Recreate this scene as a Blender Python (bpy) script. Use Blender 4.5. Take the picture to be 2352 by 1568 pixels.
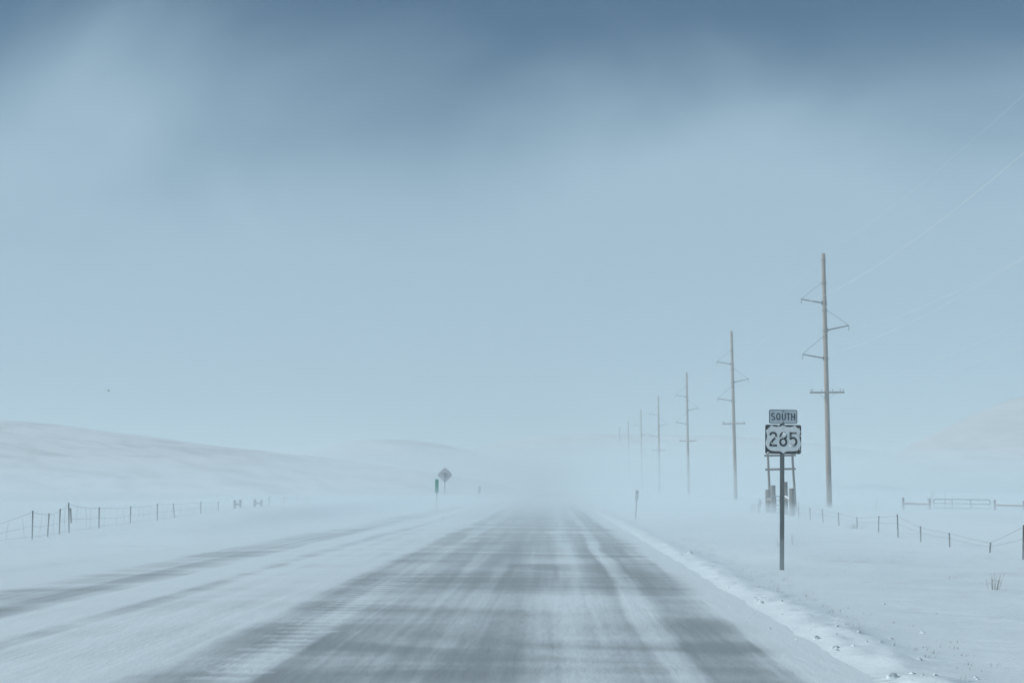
import bpy, math, random
from mathutils import Vector, Matrix, noise as mnoise

random.seed(7)
scene = bpy.context.scene
for o in list(bpy.data.objects):
    bpy.data.objects.remove(o)
COL = scene.collection
R = math.radians

# ------------------------------------------------------------------ camera
CAM_Z = 1.7
cam_d = bpy.data.cameras.new('camera')
cam_d.sensor_width = 36.0
cam_d.lens = 36.0 * 4000 / 2352
cam_d.clip_start = 0.1
cam_d.clip_end = 8000
cam = bpy.data.objects.new('camera', cam_d)
COL.objects.link(cam)
cam.location = (0, 0, CAM_Z)
cam.rotation_euler = (R(90) + math.atan(333 / 4000), 0, math.atan(93 / 4000))
scene.camera = cam

# ------------------------------------------------------------------ light
SUN_EL, SUN_AZ = R(26), R(-97)          # azimuth from +Y towards +X: the sun stands to the left
world = bpy.data.worlds.new('World')
scene.world = world
world.use_nodes = True
wn, wl = world.node_tree.nodes, world.node_tree.links
wn.clear()
w_out = wn.new('ShaderNodeOutputWorld')
w_bg = wn.new('ShaderNodeBackground')
w_sky = wn.new('ShaderNodeTexSky')
w_sky.sky_type = 'NISHITA'
w_sky.sun_disc = False
w_sky.sun_elevation = SUN_EL
w_sky.sun_rotation = SUN_AZ
w_sky.altitude = 2300
w_sky.air_density = 1.0
w_sky.dust_density = 0.0
w_sky.ozone_density = 3.0
w_bg.inputs['Strength'].default_value = 0.05
# a bank of thin snow cloud standing all round above the horizon, ragged along its top
w_tc = wn.new('ShaderNodeTexCoord')
w_mp = wn.new('ShaderNodeMapping')
w_mp.inputs['Scale'].default_value = (-1.0, 1.0, 1.6)
w_mp.inputs['Rotation'].default_value = (0.2, 0.5, 0.3)
w_mp.inputs['Location'].default_value = (3.3, 1.7, 0.4)
w_nz = wn.new('ShaderNodeTexNoise')
w_nz.inputs['Scale'].default_value = 4.6
w_nz.inputs['Detail'].default_value = 3
w_nz.inputs['Roughness'].default_value = 0.45
w_nz.inputs['Distortion'].default_value = 0.5
w_sp = wn.new('ShaderNodeSeparateXYZ')
w_ad = wn.new('ShaderNodeMath')
w_ad.operation = 'MULTIPLY_ADD'
w_ad.inputs[1].default_value = -0.18
w_rp = wn.new('ShaderNodeMapRange')
w_rp.interpolation_type = 'SMOOTHSTEP'
w_rp.inputs['From Min'].default_value = 0.055
w_rp.inputs['From Max'].default_value = 0.195
w_rp.inputs['To Min'].default_value = 0.95
w_rp.inputs['To Max'].default_value = 0.0
w_mx = wn.new('ShaderNodeMix')
w_mx.data_type = 'RGBA'
w_mx.inputs['B'].default_value = (6.9, 9.9, 12.3, 1)
wl.new(w_tc.outputs['Generated'], w_mp.inputs['Vector'])
wl.new(w_tc.outputs['Generated'], w_sp.inputs['Vector'])
wl.new(w_mp.outputs['Vector'], w_nz.inputs['Vector'])
wl.new(w_nz.outputs['Fac'], w_ad.inputs[0])
wl.new(w_sp.outputs['Z'], w_ad.inputs[2])
wl.new(w_ad.outputs['Value'], w_rp.inputs['Value'])
wl.new(w_rp.outputs['Result'], w_mx.inputs['Factor'])
w_tn = wn.new('ShaderNodeMix')
w_tn.data_type = 'RGBA'
w_tn.blend_type = 'MULTIPLY'
w_tn.inputs['Factor'].default_value = 1.0
w_tn.inputs['B'].default_value = (0.42, 0.90, 1.08, 1)
wl.new(w_sky.outputs['Color'], w_tn.inputs['A'])
wl.new(w_tn.outputs['Result'], w_mx.inputs['A'])
wl.new(w_mx.outputs['Result'], w_bg.inputs['Color'])
wl.new(w_bg.outputs['Background'], w_out.inputs['Surface'])

sun_d = bpy.data.lights.new('sun', 'SUN')
sun_d.energy = 4.6
sun_d.angle = R(10)
sun_d.color = (1.0, 0.985, 0.95)
sun = bpy.data.objects.new('sun', sun_d)
COL.objects.link(sun)
sdir = Vector((math.sin(SUN_AZ) * math.cos(SUN_EL), math.cos(SUN_AZ) * math.cos(SUN_EL), math.sin(SUN_EL)))
sun.rotation_euler = sdir.to_track_quat('Z', 'Y').to_euler()
sun.location = (-40, 20, 60)

scene.view_settings.view_transform = 'Standard'
scene.view_settings.look = 'None'
scene.view_settings.exposure = -0.04
scene.view_settings.gamma = 1.0
scene.cycles.volume_bounces = 3
scene.cycles.max_bounces = 8
scene.cycles.use_denoising = True

# ------------------------------------------------------------------ helpers
def smooth(a, b, v):
    t = min(1.0, max(0.0, (v - a) / (b - a)))
    return t * t * (3 - 2 * t)

def nz(x, y, z=0.0):
    return mnoise.noise(Vector((x, y, z)))

CAM_ROT = cam.rotation_euler.to_matrix()
def ray(x, y):
    """direction through a pixel of the 2352-wide photograph"""
    return CAM_ROT @ Vector((x - 1176, 784 - y, -4000))
def px(x, y, depth):
    """pixel + distance along the road -> lateral offset, height"""
    d = ray(x, y)
    return d.x / d.y * depth, CAM_Z + d.z / d.y * depth
def depth_at(x, y, L):
    """distance along the road at which a pixel column meets the lateral offset L"""
    d = ray(x, y)
    return L * d.y / d.x

def mat(name, color, rough=0.8, metallic=0.0, noise_amt=0.0, noise_scale=5.0, stretch=(1, 1, 1), bump=0.0,
        color2=None, snow_top=0.0, snow_lo=0.35):
    m = bpy.data.materials.new(name)
    m.use_nodes = True
    n, l = m.node_tree.nodes, m.node_tree.links
    b = n['Principled BSDF']
    b.inputs['Roughness'].default_value = rough
    b.inputs['Metallic'].default_value = metallic
    b.inputs['Specular IOR Level'].default_value = 0.3
    c2 = color2 or tuple(max(0, c * (1 - noise_amt)) for c in color)
    tc = n.new('ShaderNodeTexCoord')
    mp = n.new('ShaderNodeMapping')
    mp.inputs['Scale'].default_value = stretch
    nt = n.new('ShaderNodeTexNoise')
    nt.inputs['Scale'].default_value = noise_scale
    nt.inputs['Detail'].default_value = 6
    mr = n.new('ShaderNodeMapRange')
    mr.inputs['From Min'].default_value = 0.3
    mr.inputs['From Max'].default_value = 0.7
    mx = n.new('ShaderNodeMix')
    mx.data_type = 'RGBA'
    mx.inputs['A'].default_value = (*color, 1)
    mx.inputs['B'].default_value = (*c2, 1)
    l.new(tc.outputs['Object'], mp.inputs['Vector'])
    l.new(mp.outputs['Vector'], nt.inputs['Vector'])
    l.new(nt.outputs['Fac'], mr.inputs['Value'])
    l.new(mr.outputs['Result'], mx.inputs['Factor'])
    res = mx.outputs['Result']
    if snow_top:
        ge = n.new('ShaderNodeNewGeometry')
        sp = n.new('ShaderNodeSeparateXYZ')
        l.new(ge.outputs['Normal'], sp.inputs['Vector'])
        m2 = n.new('ShaderNodeMapRange')
        m2.inputs['From Min'].default_value = snow_lo
        m2.inputs['From Max'].default_value = snow_lo + 0.25
        m2.inputs['To Max'].default_value = snow_top
        l.new(sp.outputs['Z'], m2.inputs['Value'])
        mx2 = n.new('ShaderNodeMix')
        mx2.data_type = 'RGBA'
        mx2.inputs['B'].default_value = (0.8, 0.85, 0.88, 1)
        l.new(res, mx2.inputs['A'])
        l.new(m2.outputs['Result'], mx2.inputs['Factor'])
        res = mx2.outputs['Result']
    l.new(res, b.inputs['Base Color'])
    if bump:
        bp = n.new('ShaderNodeBump')
        bp.inputs['Strength'].default_value = bump
        bp.inputs['Distance'].default_value = 0.02
        l.new(nt.outputs['Fac'], bp.inputs['Height'])
        l.new(bp.outputs['Normal'], b.inputs['Normal'])
    return m

class MB:
    def __init__(self):
        self.v, self.f = [], []
    def add(self, vs, fs):
        o = len(self.v)
        self.v += [tuple(p) for p in vs]
        self.f += [tuple(i + o for i in f) for f in fs]
    def box(self, c, s, rot=None):
        c = Vector(c)
        h = [Vector((sx * s[0] / 2, sy * s[1] / 2, sz * s[2] / 2)) for sx in (-1, 1) for sy in (-1, 1) for sz in (-1, 1)]
        if rot is not None:
            h = [rot @ p for p in h]
        self.add([c + p for p in h], [(0, 1, 3, 2), (4, 6, 7, 5), (0, 4, 5, 1), (2, 3, 7, 6), (0, 2, 6, 4), (1, 5, 7, 3)])
        return self
    def bar(self, p0, p1, w, d):
        """rectangular bar from p0 to p1"""
        p0, p1 = Vector(p0), Vector(p1)
        ax = p1 - p0
        q = ax.to_track_quat('Z', 'Y').to_matrix()
        self.box((p0 + p1) / 2, (w, d, ax.length), q)
        return self
    def tube(self, pts, rad, n=8, cap=True):
        pts = [Vector(p) for p in pts]
        if not isinstance(rad, (list, tuple)):
            rad = [rad] * len(pts)
        vs, fs = [], []
        for i, p in enumerate(pts):
            a = pts[max(0, i - 1)]
            b = pts[min(len(pts) - 1, i + 1)]
            q = (b - a).normalized().to_track_quat('Z', 'Y').to_matrix()
            for k in range(n):
                t = 2 * math.pi * k / n
                vs.append(p + q @ Vector((math.cos(t) * rad[i], math.sin(t) * rad[i], 0)))
        for i in range(len(pts) - 1):
            for k in range(n):
                k2 = (k + 1) % n
                fs.append((i * n + k, i * n + k2, (i + 1) * n + k2, (i + 1) * n + k))
        if cap:
            fs.append(tuple(range(n - 1, -1, -1)))
            fs.append(tuple((len(pts) - 1) * n + k for k in range(n)))
        self.add(vs, fs)
        return self
    def plate(self, pts, y0, y1):
        """extrude a closed x-z outline from y0 (front, towards the camera) to y1"""
        n = len(pts)
        vs = [(p[0], y0, p[1]) for p in pts] + [(p[0], y1, p[1]) for p in pts]
        fs = [tuple(range(n)), tuple(range(2 * n - 1, n - 1, -1))]
        fs += [(i, n + i, n + (i + 1) % n, (i + 1) % n) for i in range(n)]
        self.add(vs, fs)
        return self
    def mesh(self, name, material, smooth_=False):
        me = bpy.data.meshes.new(name)
        me.from_pydata(self.v, [], self.f)
        me.validate()
        import bmesh
        bm = bmesh.new()
        bm.from_mesh(me)
        bmesh.ops.recalc_face_normals(bm, faces=bm.faces)
        bm.to_mesh(me)
        bm.free()
        if smooth_:
            for p in me.polygons:
                p.use_smooth = True
        me.materials.append(material)
        return me
    def build(self, name, material, parent=None, smooth_=False):
        o = bpy.data.objects.new(name, self.mesh(name, material, smooth_))
        COL.objects.link(o)
        if parent is not None:
            o.parent = parent
        return o

def link_mesh(name, me, parent=None, loc=(0, 0, 0), rot=(0, 0, 0), scale=(1, 1, 1)):
    o = bpy.data.objects.new(name, me)
    COL.objects.link(o)
    o.location, o.rotation_euler, o.scale = loc, rot, scale
    if parent is not None:
        o.parent = parent
    return o

def tag(o, label, cat, group=None):
    o['label'] = label
    o['category'] = cat
    if group:
        o['group'] = group
    return o

def thing(name, label, cat, loc=(0, 0, 0), rotz=0.0, group=None):
    o = bpy.data.objects.new(name, None)
    o.empty_display_size = 0.3
    COL.objects.link(o)
    o.location = loc
    o.rotation_euler = (0, 0, rotz)
    return tag(o, label, cat, group)

def copy_tree(o, parent=None):
    c = o.copy()
    COL.objects.link(c)
    c.parent = parent
    for ch in list(o.children):
        copy_tree(ch, c)
    return c

# ------------------------------------------------------------------ materials
def snow_material(name, flecks=False):
    m = bpy.data.materials.new(name)
    m.use_nodes = True
    n, l = m.node_tree.nodes, m.node_tree.links
    b = n['Principled BSDF']
    b.inputs['Roughness'].default_value = 0.9
    b.inputs['Specular IOR Level'].default_value = 0.15
    ge = n.new('ShaderNodeNewGeometry')
    mp = n.new('ShaderNodeMapping')
    mp.inputs['Scale'].default_value = (0.12, 0.55, 0.5)
    mp.inputs['Rotation'].default_value = (0, 0, R(-18))
    l.new(ge.outputs['Position'], mp.inputs['Vector'])
    n1 = n.new('ShaderNodeTexNoise')
    n1.inputs['Scale'].default_value = 1.6
    n1.inputs['Detail'].default_value = 7
    n1.inputs['Roughness'].default_value = 0.6
    l.new(mp.outputs['Vector'], n1.inputs['Vector'])
    mx = n.new('ShaderNodeMix')
    mx.data_type = 'RGBA'
    mx.inputs['A'].default_value = (0.69, 0.815, 0.85, 1)
    mx.inputs['B'].default_value = (0.79, 0.915, 0.955, 1)
    l.new(n1.outputs['Fac'], mx.inputs['Factor'])
    res = mx.outputs['Result']
    # bits of buried stubble, grit and grass poking through
    n3 = n.new('ShaderNodeTexNoise')
    n3.inputs['Scale'].default_value = 0.35
    n3.inputs['Detail'].default_value = 2
    l.new(ge.outputs['Position'], n3.inputs['Vector'])
    mp4 = n.new('ShaderNodeMapping')
    mp4.inputs['Scale'].default_value = (2.6, 6.0, 3.0)
    l.new(ge.outputs['Position'], mp4.inputs['Vector'])
    n4 = n.new('ShaderNodeTexNoise')
    n4.inputs['Scale'].default_value = 1.0
    n4.inputs['Detail'].default_value = 5
    n4.inputs['Roughness'].default_value = 0.65
    l.new(mp4.outputs['Vector'], n4.inputs['Vector'])
    mul = n.new('ShaderNodeMath')
    mul.operation = 'MULTIPLY'
    l.new(n3.outputs['Fac'], mul.inputs[0])
    l.new(n4.outputs['Fac'], mul.inputs[1])
    mr = n.new('ShaderNodeMapRange')
    mr.inputs['From Min'].default_value = 0.325
    mr.inputs['From Max'].default_value = 0.46
    mr.inputs['To Max'].default_value = 0.45
    l.new(mul.outputs[0], mr.inputs['Value'])
    mx2 = n.new('ShaderNodeMix')
    mx2.data_type = 'RGBA'
    mx2.inputs['B'].default_value = (0.26, 0.25, 0.22, 1)
    l.new(res, mx2.inputs['A'])
    l.new(mr.outputs['Result'], mx2.inputs['Factor'])
    l.new(mx2.outputs['Result'], b.inputs['Base Color'])
    n2 = n.new('ShaderNodeTexNoise')
    n2.inputs['Scale'].default_value = 5.0
    n2.inputs['Detail'].default_value = 8
    n2.inputs['Roughness'].default_value = 0.7
    mp2 = n.new('ShaderNodeMapping')
    mp2.inputs['Scale'].default_value = (0.35, 1.0, 1.0)
    l.new(ge.outputs['Position'], mp2.inputs['Vector'])
    l.new(mp2.outputs['Vector'], n2.inputs['Vector'])
    bp = n.new('ShaderNodeBump')
    bp.inputs['Strength'].default_value = 0.6
    bp.inputs['Distance'].default_value = 0.06
    l.new(n2.outputs['Fac'], bp.inputs['Height'])
    l.new(bp.outputs['Normal'], b.inputs['Normal'])
    return m

def hill_material(name, lo, hi, amount, scale):
    m = bpy.data.materials.new(name)
    m.use_nodes = True
    n, l = m.node_tree.nodes, m.node_tree.links
    b = n['Principled BSDF']
    b.inputs['Roughness'].default_value = 0.95
    b.inputs['Specular IOR Level'].default_value = 0.1
    ge = n.new('ShaderNodeNewGeometry')
    mr0 = n.new('ShaderNodeMapping')
    mr0.inputs['Rotation'].default_value = (0, R(-9), 0)
    l.new(ge.outputs['Position'], mr0.inputs['Vector'])
    mp = n.new('ShaderNodeMapping')
    mp.inputs['Scale'].default_value = scale
    l.new(mr0.outputs['Vector'], mp.inputs['Vector'])
    n1 = n.new('ShaderNodeTexNoise')
    n1.inputs['Scale'].default_value = 1.0
    n1.inputs['Detail'].default_value = 8
    n1.inputs['Roughness'].default_value = 0.68
    n1.inputs['Distortion'].default_value = 0.5
    l.new(mp.outputs['Vector'], n1.inputs['Vector'])
    mr = n.new('ShaderNodeMapRange')
    mr.inputs['From Min'].default_value = lo
    mr.inputs['From Max'].default_value = hi
    mr.inputs['To Max'].default_value = amount
    l.new(n1.outputs['Fac'], mr.inputs['Value'])
    mx = n.new('ShaderNodeMix')
    mx.data_type = 'RGBA'
    mx.inputs['A'].default_value = (0.82, 0.87, 0.90, 1)
    mx.inputs['B'].default_value = (0.10, 0.115, 0.115, 1)
    l.new(mr.outputs['Result'], mx.inputs['Factor'])
    l.new(mx.outputs['Result'], b.inputs['Base Color'])
    return m

def road_material():
    m = bpy.data.materials.new('snow swept asphalt')
    m.use_nodes = True
    n, l = m.node_tree.nodes, m.node_tree.links
    b = n['Principled BSDF']
    b.inputs['Specular IOR Level'].default_value = 0.25
    ge = n.new('ShaderNodeNewGeometry')
    sp = n.new('ShaderNodeSeparateXYZ')
    l.new(ge.outputs['Position'], sp.inputs['Vector'])
    def math_(op, a, b_=None, clamp=False):
        q = n.new('ShaderNodeMath')
        q.operation = op
        q.use_clamp = clamp
        for i, s in enumerate((a, b_)):
            if s is None:
                continue
            if isinstance(s, (int, float)):
                q.inputs[i].default_value = s
            else:
                l.new(s, q.inputs[i])
        return q.outputs[0]
    def noise_(scale, detail, rough=0.6, dist=0.0, off=(0, 0, 0)):
        mp = n.new('ShaderNodeMapping')
        mp.inputs['Scale'].default_value = scale
        mp.inputs['Location'].default_value = off
        l.new(ge.outputs['Position'], mp.inputs['Vector'])
        t = n.new('ShaderNodeTexNoise')
        t.inputs['Scale'].default_value = 1.0
        t.inputs['Detail'].default_value = detail
        t.inputs['Roughness'].default_value = rough
        t.inputs['Distortion'].default_value = dist
        l.new(mp.outputs['Vector'], t.inputs['Vector'])
        return t.outputs['Fac']
    # tracks waver slightly along the road
    wav = noise_((0.25, 0.06, 1), 2)
    xw = math_('ADD', sp.outputs['X'], math_('MULTIPLY', math_('SUBTRACT', wav, 0.5), 0.8))
    X0, X1 = -11.0, 4.0
    t = n.new('ShaderNodeMapRange')
    t.inputs['From Min'].default_value = X0
    t.inputs['From Max'].default_value = X1
    l.new(xw, t.inputs['Value'])
    rp = n.new('ShaderNodeValToRGB')
    prof = [(-11, 0), (-9.6, 0.02), (-8.8, 0.34), (-7.9, 0.52), (-7.4, 0.55), (-7.0, 0.20), (-6.2, 0.18), (-5.85, 0.44), (-5.6, 0.26),
            (-4.6, 0.24), (-3.8, 0.22), (-3.45, 0.60), (-3.15, 0.72), (-2.95, 0.52), (-2.6, 0.50), (-2.35, 0.72), (-1.8, 0.60), (-1.2, 0.72), (-0.5, 0.68),
            (-0.1, 0.60), (0.15, 0.42), (0.5, 0.42), (0.75, 0.62), (1.02, 0.70), (1.14, 0.36), (1.36, 0.38), (1.5, 0.76), (1.95, 0.72), (2.3, 0.28), (2.75, 0.06), (4, 0)]
    prof = [(xp, vp) for xp, vp in prof]
    els = rp.color_ramp.elements
    els[0].position = 0.0
    els[0].color = (0, 0, 0, 1)
    els[1].position = 1.0
    els[1].color = (0, 0, 0, 1)
    for xp, vp in prof[1:-1]:
        e = els.new((xp - X0) / (X1 - X0))
        e.color = (vp, vp, vp, 1)
    l.new(t.outputs['Result'], rp.inputs['Fac'])
    base = rp.outputs['Color']
    longs = noise_((2.4, 0.035, 1), 3, 0.55, 0.3)
    fine = noise_((7.0, 1.3, 1), 5, 0.65)
    wind = noise_((0.11, 0.22, 1), 2, 0.5, 1.6)
    wfine = noise_((0.8, 2.6, 1), 5, 0.6, 0.5)
    e = math_('ADD', base, math_('MULTIPLY', math_('SUBTRACT', longs, 0.5), 0.95))
    e = math_('ADD', e, math_('MULTIPLY', math_('SUBTRACT', fine, 0.5), 0.24))
    e = math_('ADD', e, math_('MULTIPLY', math_('SUBTRACT', wind, 0.5), 1.15))
    e = math_('ADD', e, math_('MULTIPLY', math_('SUBTRACT', wfine, 0.5), 0.12))
    # only where the profile leaves some asphalt showing
    gate = n.new('ShaderNodeMapRange')
    gate.inputs['From Min'].default_value = 0.0
    gate.inputs['From Max'].default_value = 0.35
    l.new(base, gate.inputs['Value'])
    e = math_('MULTIPLY', e, gate.outputs['Result'])
    # milled rumble strip, its grooves filled with snow
    saw = math_('FRACT', math_('MULTIPLY', math_('ADD', sp.outputs['Y'], math_('MULTIPLY', fine, 0.5)), 1 / 0.55))
    groove = n.new('ShaderNodeMapRange')
    groove.inputs['From Min'].default_value = 0.35
    groove.inputs['From Max'].default_value = 0.6
    l.new(saw, groove.inputs['Value'])
    g2 = n.new('ShaderNodeMapRange')
    g2.inputs['From Min'].default_value = 0.85
    g2.inputs['From Max'].default_value = 1.0
    g2.inputs['To Min'].default_value = 1.0
    g2.inputs['To Max'].default_value = 0.0
    l.new(saw, g2.inputs['Value'])
    gr = math_('MULTIPLY', groove.outputs['Result'], g2.outputs['Result'])
    xr = math_('ADD', sp.outputs['X'], math_('MULTIPLY', math_('SUBTRACT', wfine, 0.5), 0.9))
    a1 = math_('GREATER_THAN', xr, -3.2)
    a2 = math_('LESS_THAN', xr, -2.65)
    grm = math_('MULTIPLY', math_('MULTIPLY', a1, a2), gr)
    e = math_('SUBTRACT', e, math_('MULTIPLY', grm, math_('MULTIPLY', math_('SUBTRACT', wind, 0.12), 0.42)))
    e = math_('MULTIPLY', e, 1.0, True)
    sm = n.new('ShaderNodeMapRange')
    sm.interpolation_type = 'SMOOTHSTEP'
    sm.inputs['From Min'].default_value = 0.05
    sm.inputs['From Max'].default_value = 0.95
    sm.inputs['To Max'].default_value = 0.72
    l.new(e, sm.inputs['Value'])
    mx = n.new('ShaderNodeMix')
    mx.data_type = 'RGBA'
    mx.inputs['A'].default_value = (0.70, 0.82, 0.855, 1)
    mx.inputs['B'].default_value = (0.055, 0.068, 0.072, 1)
    l.new(sm.outputs['Result'], mx.inputs['Factor'])
    l.new(mx.outputs['Result'], b.inputs['Base Color'])
    rg = n.new('ShaderNodeMapRange')
    rg.inputs['To Min'].default_value = 0.9
    rg.inputs['To Max'].default_value = 0.6
    l.new(sm.outputs['Result'], rg.inputs['Value'])
    l.new(rg.outputs['Result'], b.inputs['Roughness'])
    bp = n.new('ShaderNodeBump')
    bp.inputs['Strength'].default_value = 0.5
    bp.inputs['Distance'].default_value = 0.03
    bp.invert = True
    l.new(math_('ADD', e, math_('MULTIPLY', fine, 0.4)), bp.inputs['Height'])
    l.new(bp.outputs['Normal'], b.inputs['Normal'])
    return m

M_snow = snow_material('wind packed snow')
M_road = road_material()
M_hill = hill_material('snowy grass hill', 0.46, 0.70, 0.42, (0.09, 0.035, 1.1))
M_farhill = hill_material('sage covered hill', 0.25, 0.60, 0.42, (0.02, 0.006, 0.25))
M_sidehill = hill_material('bare sage slope', 0.1, 0.55, 0.62, (0.02, 0.006, 0.08))
M_clod = mat('broken snow', (0.54, 0.62, 0.65), 0.9, noise_amt=0.12, noise_scale=14, bump=0.7)
M_wood = mat('weathered pole wood', (0.27, 0.22, 0.175), 0.85, noise_scale=3, stretch=(6, 6, 0.35), color2=(0.17, 0.14, 0.115), bump=0.4)
M_tie = mat('old timber post', (0.17, 0.15, 0.13), 0.9, noise_scale=4, stretch=(5, 5, 0.6), color2=(0.09, 0.085, 0.08), bump=0.6, snow_top=0.9, snow_lo=0.6)
M_rail = mat('grey rail wood', (0.20, 0.18, 0.16), 0.9, noise_scale=4, stretch=(3, 3, 3), color2=(0.12, 0.11, 0.10), bump=0.5, snow_top=0.95, snow_lo=0.35)
M_steel = mat('dull galvanised steel', (0.16, 0.18, 0.18), 0.55, 0.5, noise_amt=0.35, noise_scale=9)
M_darksteel = mat('dark steel hardware', (0.06, 0.07, 0.075), 0.6, 0.3, noise_amt=0.3, noise_scale=12)
M_tpost = mat('rusty steel fence post', (0.11, 0.105, 0.10), 0.8, 0.1, color2=(0.06, 0.065, 0.06), noise_scale=7)
M_wire = mat('frosted wire', (0.22, 0.23, 0.23), 0.6, 0.4, noise_amt=0.3)
M_cond = mat('frosted conductor', (0.6, 0.62, 0.62), 0.6, 0.0, noise_amt=0.1)
M_ins = mat('grey insulator', (0.30, 0.32, 0.33), 0.35, 0.0, noise_amt=0.15)
M_gate = mat('galvanised gate tube', (0.12, 0.14, 0.14), 0.5, 0.2, noise_amt=0.3)
M_black = mat('black sign sheeting', (0.006, 0.009, 0.011), 0.9, noise_amt=0.3, noise_scale=20)
M_white = mat('white sign sheeting', (0.84, 0.89, 0.88), 0.6, noise_amt=0.10, noise_scale=9)
M_plate = mat('frosty grey white sign sheeting', (0.58, 0.66, 0.70), 0.6, noise_amt=0.12, noise_scale=9)
M_frost = mat('stuck snow', (0.93, 0.96, 0.97), 0.9, noise_amt=0.03)
M_alu = mat('bare aluminium sign back', (0.5, 0.52, 0.53), 0.6, 0.0, noise_amt=0.25, noise_scale=4)
M_green = mat('green sign sheeting', (0.02, 0.34, 0.24), 0.5, noise_amt=0.2)
M_reflect = mat('white reflector sheeting', (0.75, 0.78, 0.78), 0.4, noise_amt=0.1)
M_weed = mat('dry weed stalk', (0.17, 0.13, 0.085), 0.9, noise_amt=0.4, noise_scale=12)
M_bird = mat('dark feathers', (0.02, 0.02, 0.022), 0.8, noise_amt=0.3)

# ------------------------------------------------------------------ ground
ROAD_L, ROAD_R = -11.0, 3.6

def rise(y):
    return 1.2 * smooth(170, 620, y)

def ground_z(x, y):
    z = rise(y)
    # right verge: a low ploughed berm, then a very shallow ditch out to the fence
    bx = (x - 3.35 - 0.22 * nz(y * 0.35, 3.1) - 0.08 * nz(y * 1.6, 5.5)) / (0.34 + 0.14 * nz(y * 0.5, 6.1))
    berm = math.exp(-bx * bx)
    berm *= 0.03 * (1 + 1.2 * nz(y * 0.7, 9.0)) + 0.028 * nz(x * 3.2, y * 2.4, 1.2) + 0.016 * nz(x * 8, y * 6, 2.2)
    wob = smooth(3.0, 4.4, x)
    z += berm
    z += wob * (-0.16 * math.exp(-((x - 11.0) / 4.5) ** 2) * (1 - smooth(60, 110, y)))
    z += smooth(4.0, 6.0, x) * (0.08 * nz(x * 0.10, y * 0.16, 1.0) + 0.05 * (0.5 - abs(nz(x * 0.28 + 0.1 * y, y * 0.5, 2.0))) + 0.03 * (0.5 - abs(nz(x * 0.8 + 0.3 * y, y * 1.5, 5.0))) + 0.012 * nz(x * 2.2, y * 2.6, 3.0))
    z += 0.06 * smooth(15, 21, x) - 0.15 * smooth(21.5, 27, x) + smooth(45, 90, x) * 0.6 * (0.6 + nz(x * 0.03, y * 0.03, 4))
    # left side: drifted snow climbing slowly behind the fence
    lw = smooth(-11.0, -15.0, x)
    z += lw * min(0.55, max(-0.02, 0.0145 * (y - 56)))
    z += smooth(-10.5, -13.0, x) * (0.06 * nz(x * 0.12, y * 0.15, 7.0) + 0.02 * nz(x * 0.5, y * 1.0, 8.0))
    z += smooth(-24, -60, x) * 0.6
    # the bed below the road sheet stays lower than the sheet
    road_w = smooth(ROAD_L - 0.3, ROAD_L + 0.9, x) * (1 - smooth(ROAD_R - 0.9, ROAD_R - 0.35, x))
    z -= 0.035 * road_w
    return z

def axis(parts):
    out = []
    for a, b, step in parts:
        k = max(1, round((b - a) / step))
        out += [a + (b - a) * i / k for i in range(k)]
    out.append(parts[-1][1])
    return out

def grid_mesh(name, xs, ys, fz, material):
    vs = [(x, y, fz(x, y)) for y in ys for x in xs]
    nx = len(xs)
    fs = [(j * nx + i, j * nx + i + 1, (j + 1) * nx + i + 1, (j + 1) * nx + i) for j in range(len(ys) - 1) for i in range(nx - 1)]
    me = bpy.data.meshes.new(name)
    me.from_pydata(vs, [], fs)
    for p in me.polygons:
        p.use_smooth = True
    me.materials.append(material)
    o = bpy.data.objects.new(name, me)
    COL.objects.link(o)
    return o

gx = axis([(-1500, -300, 80), (-300, -60, 15), (-60, -20, 1.5), (-20, -10, 0.6), (-10, 2, 2.0), (2, 5, 0.07), (5, 16, 0.25), (16, 40, 1.0), (40, 120, 8), (120, 400, 30), (400, 1500, 90)])
gy = axis([(-400, -20, 20), (-20, 10, 2.5), (10, 30, 0.13), (30, 45, 0.25), (45, 80, 0.5), (80, 180, 1.6), (180, 700, 12), (700, 2400, 85)])
ground = grid_mesh('ground', gx, gy, ground_z, M_snow)
ground['kind'] = 'structure'

def road_z(x, y):
    crown = -0.006 * abs(x + 4.3)
    return rise(y) + 0.02 + crown

rx = axis([(ROAD_L, ROAD_R, 0.5)])
ry = axis([(-60, 120, 3), (120, 760, 10)])
road = grid_mesh('road', rx, ry, road_z, M_road)
road['kind'] = 'structure'

# ------------------------------------------------------------------ hills
def hill(name, xs, ys, fz, material):
    o = grid_mesh(name, xs, ys, fz, material)
    o['kind'] = 'structure'
    return o

def interp(tab, v):
    if v <= tab[0][0]:
        return tab[0][1]
    for (a, fa), (b, fb) in zip(tab, tab[1:]):
        if v <= b:
            t = (v - a) / (b - a)
            return fa + (fb - fa) * t
    return tab[-1][1]

# near hillside on the left: crest heights along x at 300 m
def crest_table(pts, d):
    out = []
    for (x, y) in pts:
        X, Z = px(x, y, d)
        out.append((X, Z))
    return out
CREST = [(-420, 18.5), (-260, 17.5), (-150, 15.5)] + crest_table([(0, 960), (200, 984), (400, 1010), (550, 1030), (700, 1047), (850, 1068), (1000, 1090), (1120, 1110)], 300) + [(-2, 0.2), (10, -0.8)]
def hill_left(x, y):
    c = interp(CREST, x + 1.5 * nz(x * 0.02, y * 0.02, 3.3))
    prof = smooth(165, 318, y) ** 0.9
    back = 1 - 0.75 * smooth(330, 520, y)
    z = -1.2 + (c + 1.2) * prof * back
    z += prof * (0.5 * nz(x * 0.03, y * 0.03, 1) + 0.22 * nz(x * 0.1, y * 0.1, 2) + 0.1 * nz(x * 0.3, y * 0.3, 2))
    return z
hill('hill', axis([(-520, -110, 10), (-110, 10, 1.6)]), axis([(160, 340, 2.0), (340, 520, 15)]), hill_left, M_hill)

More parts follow.
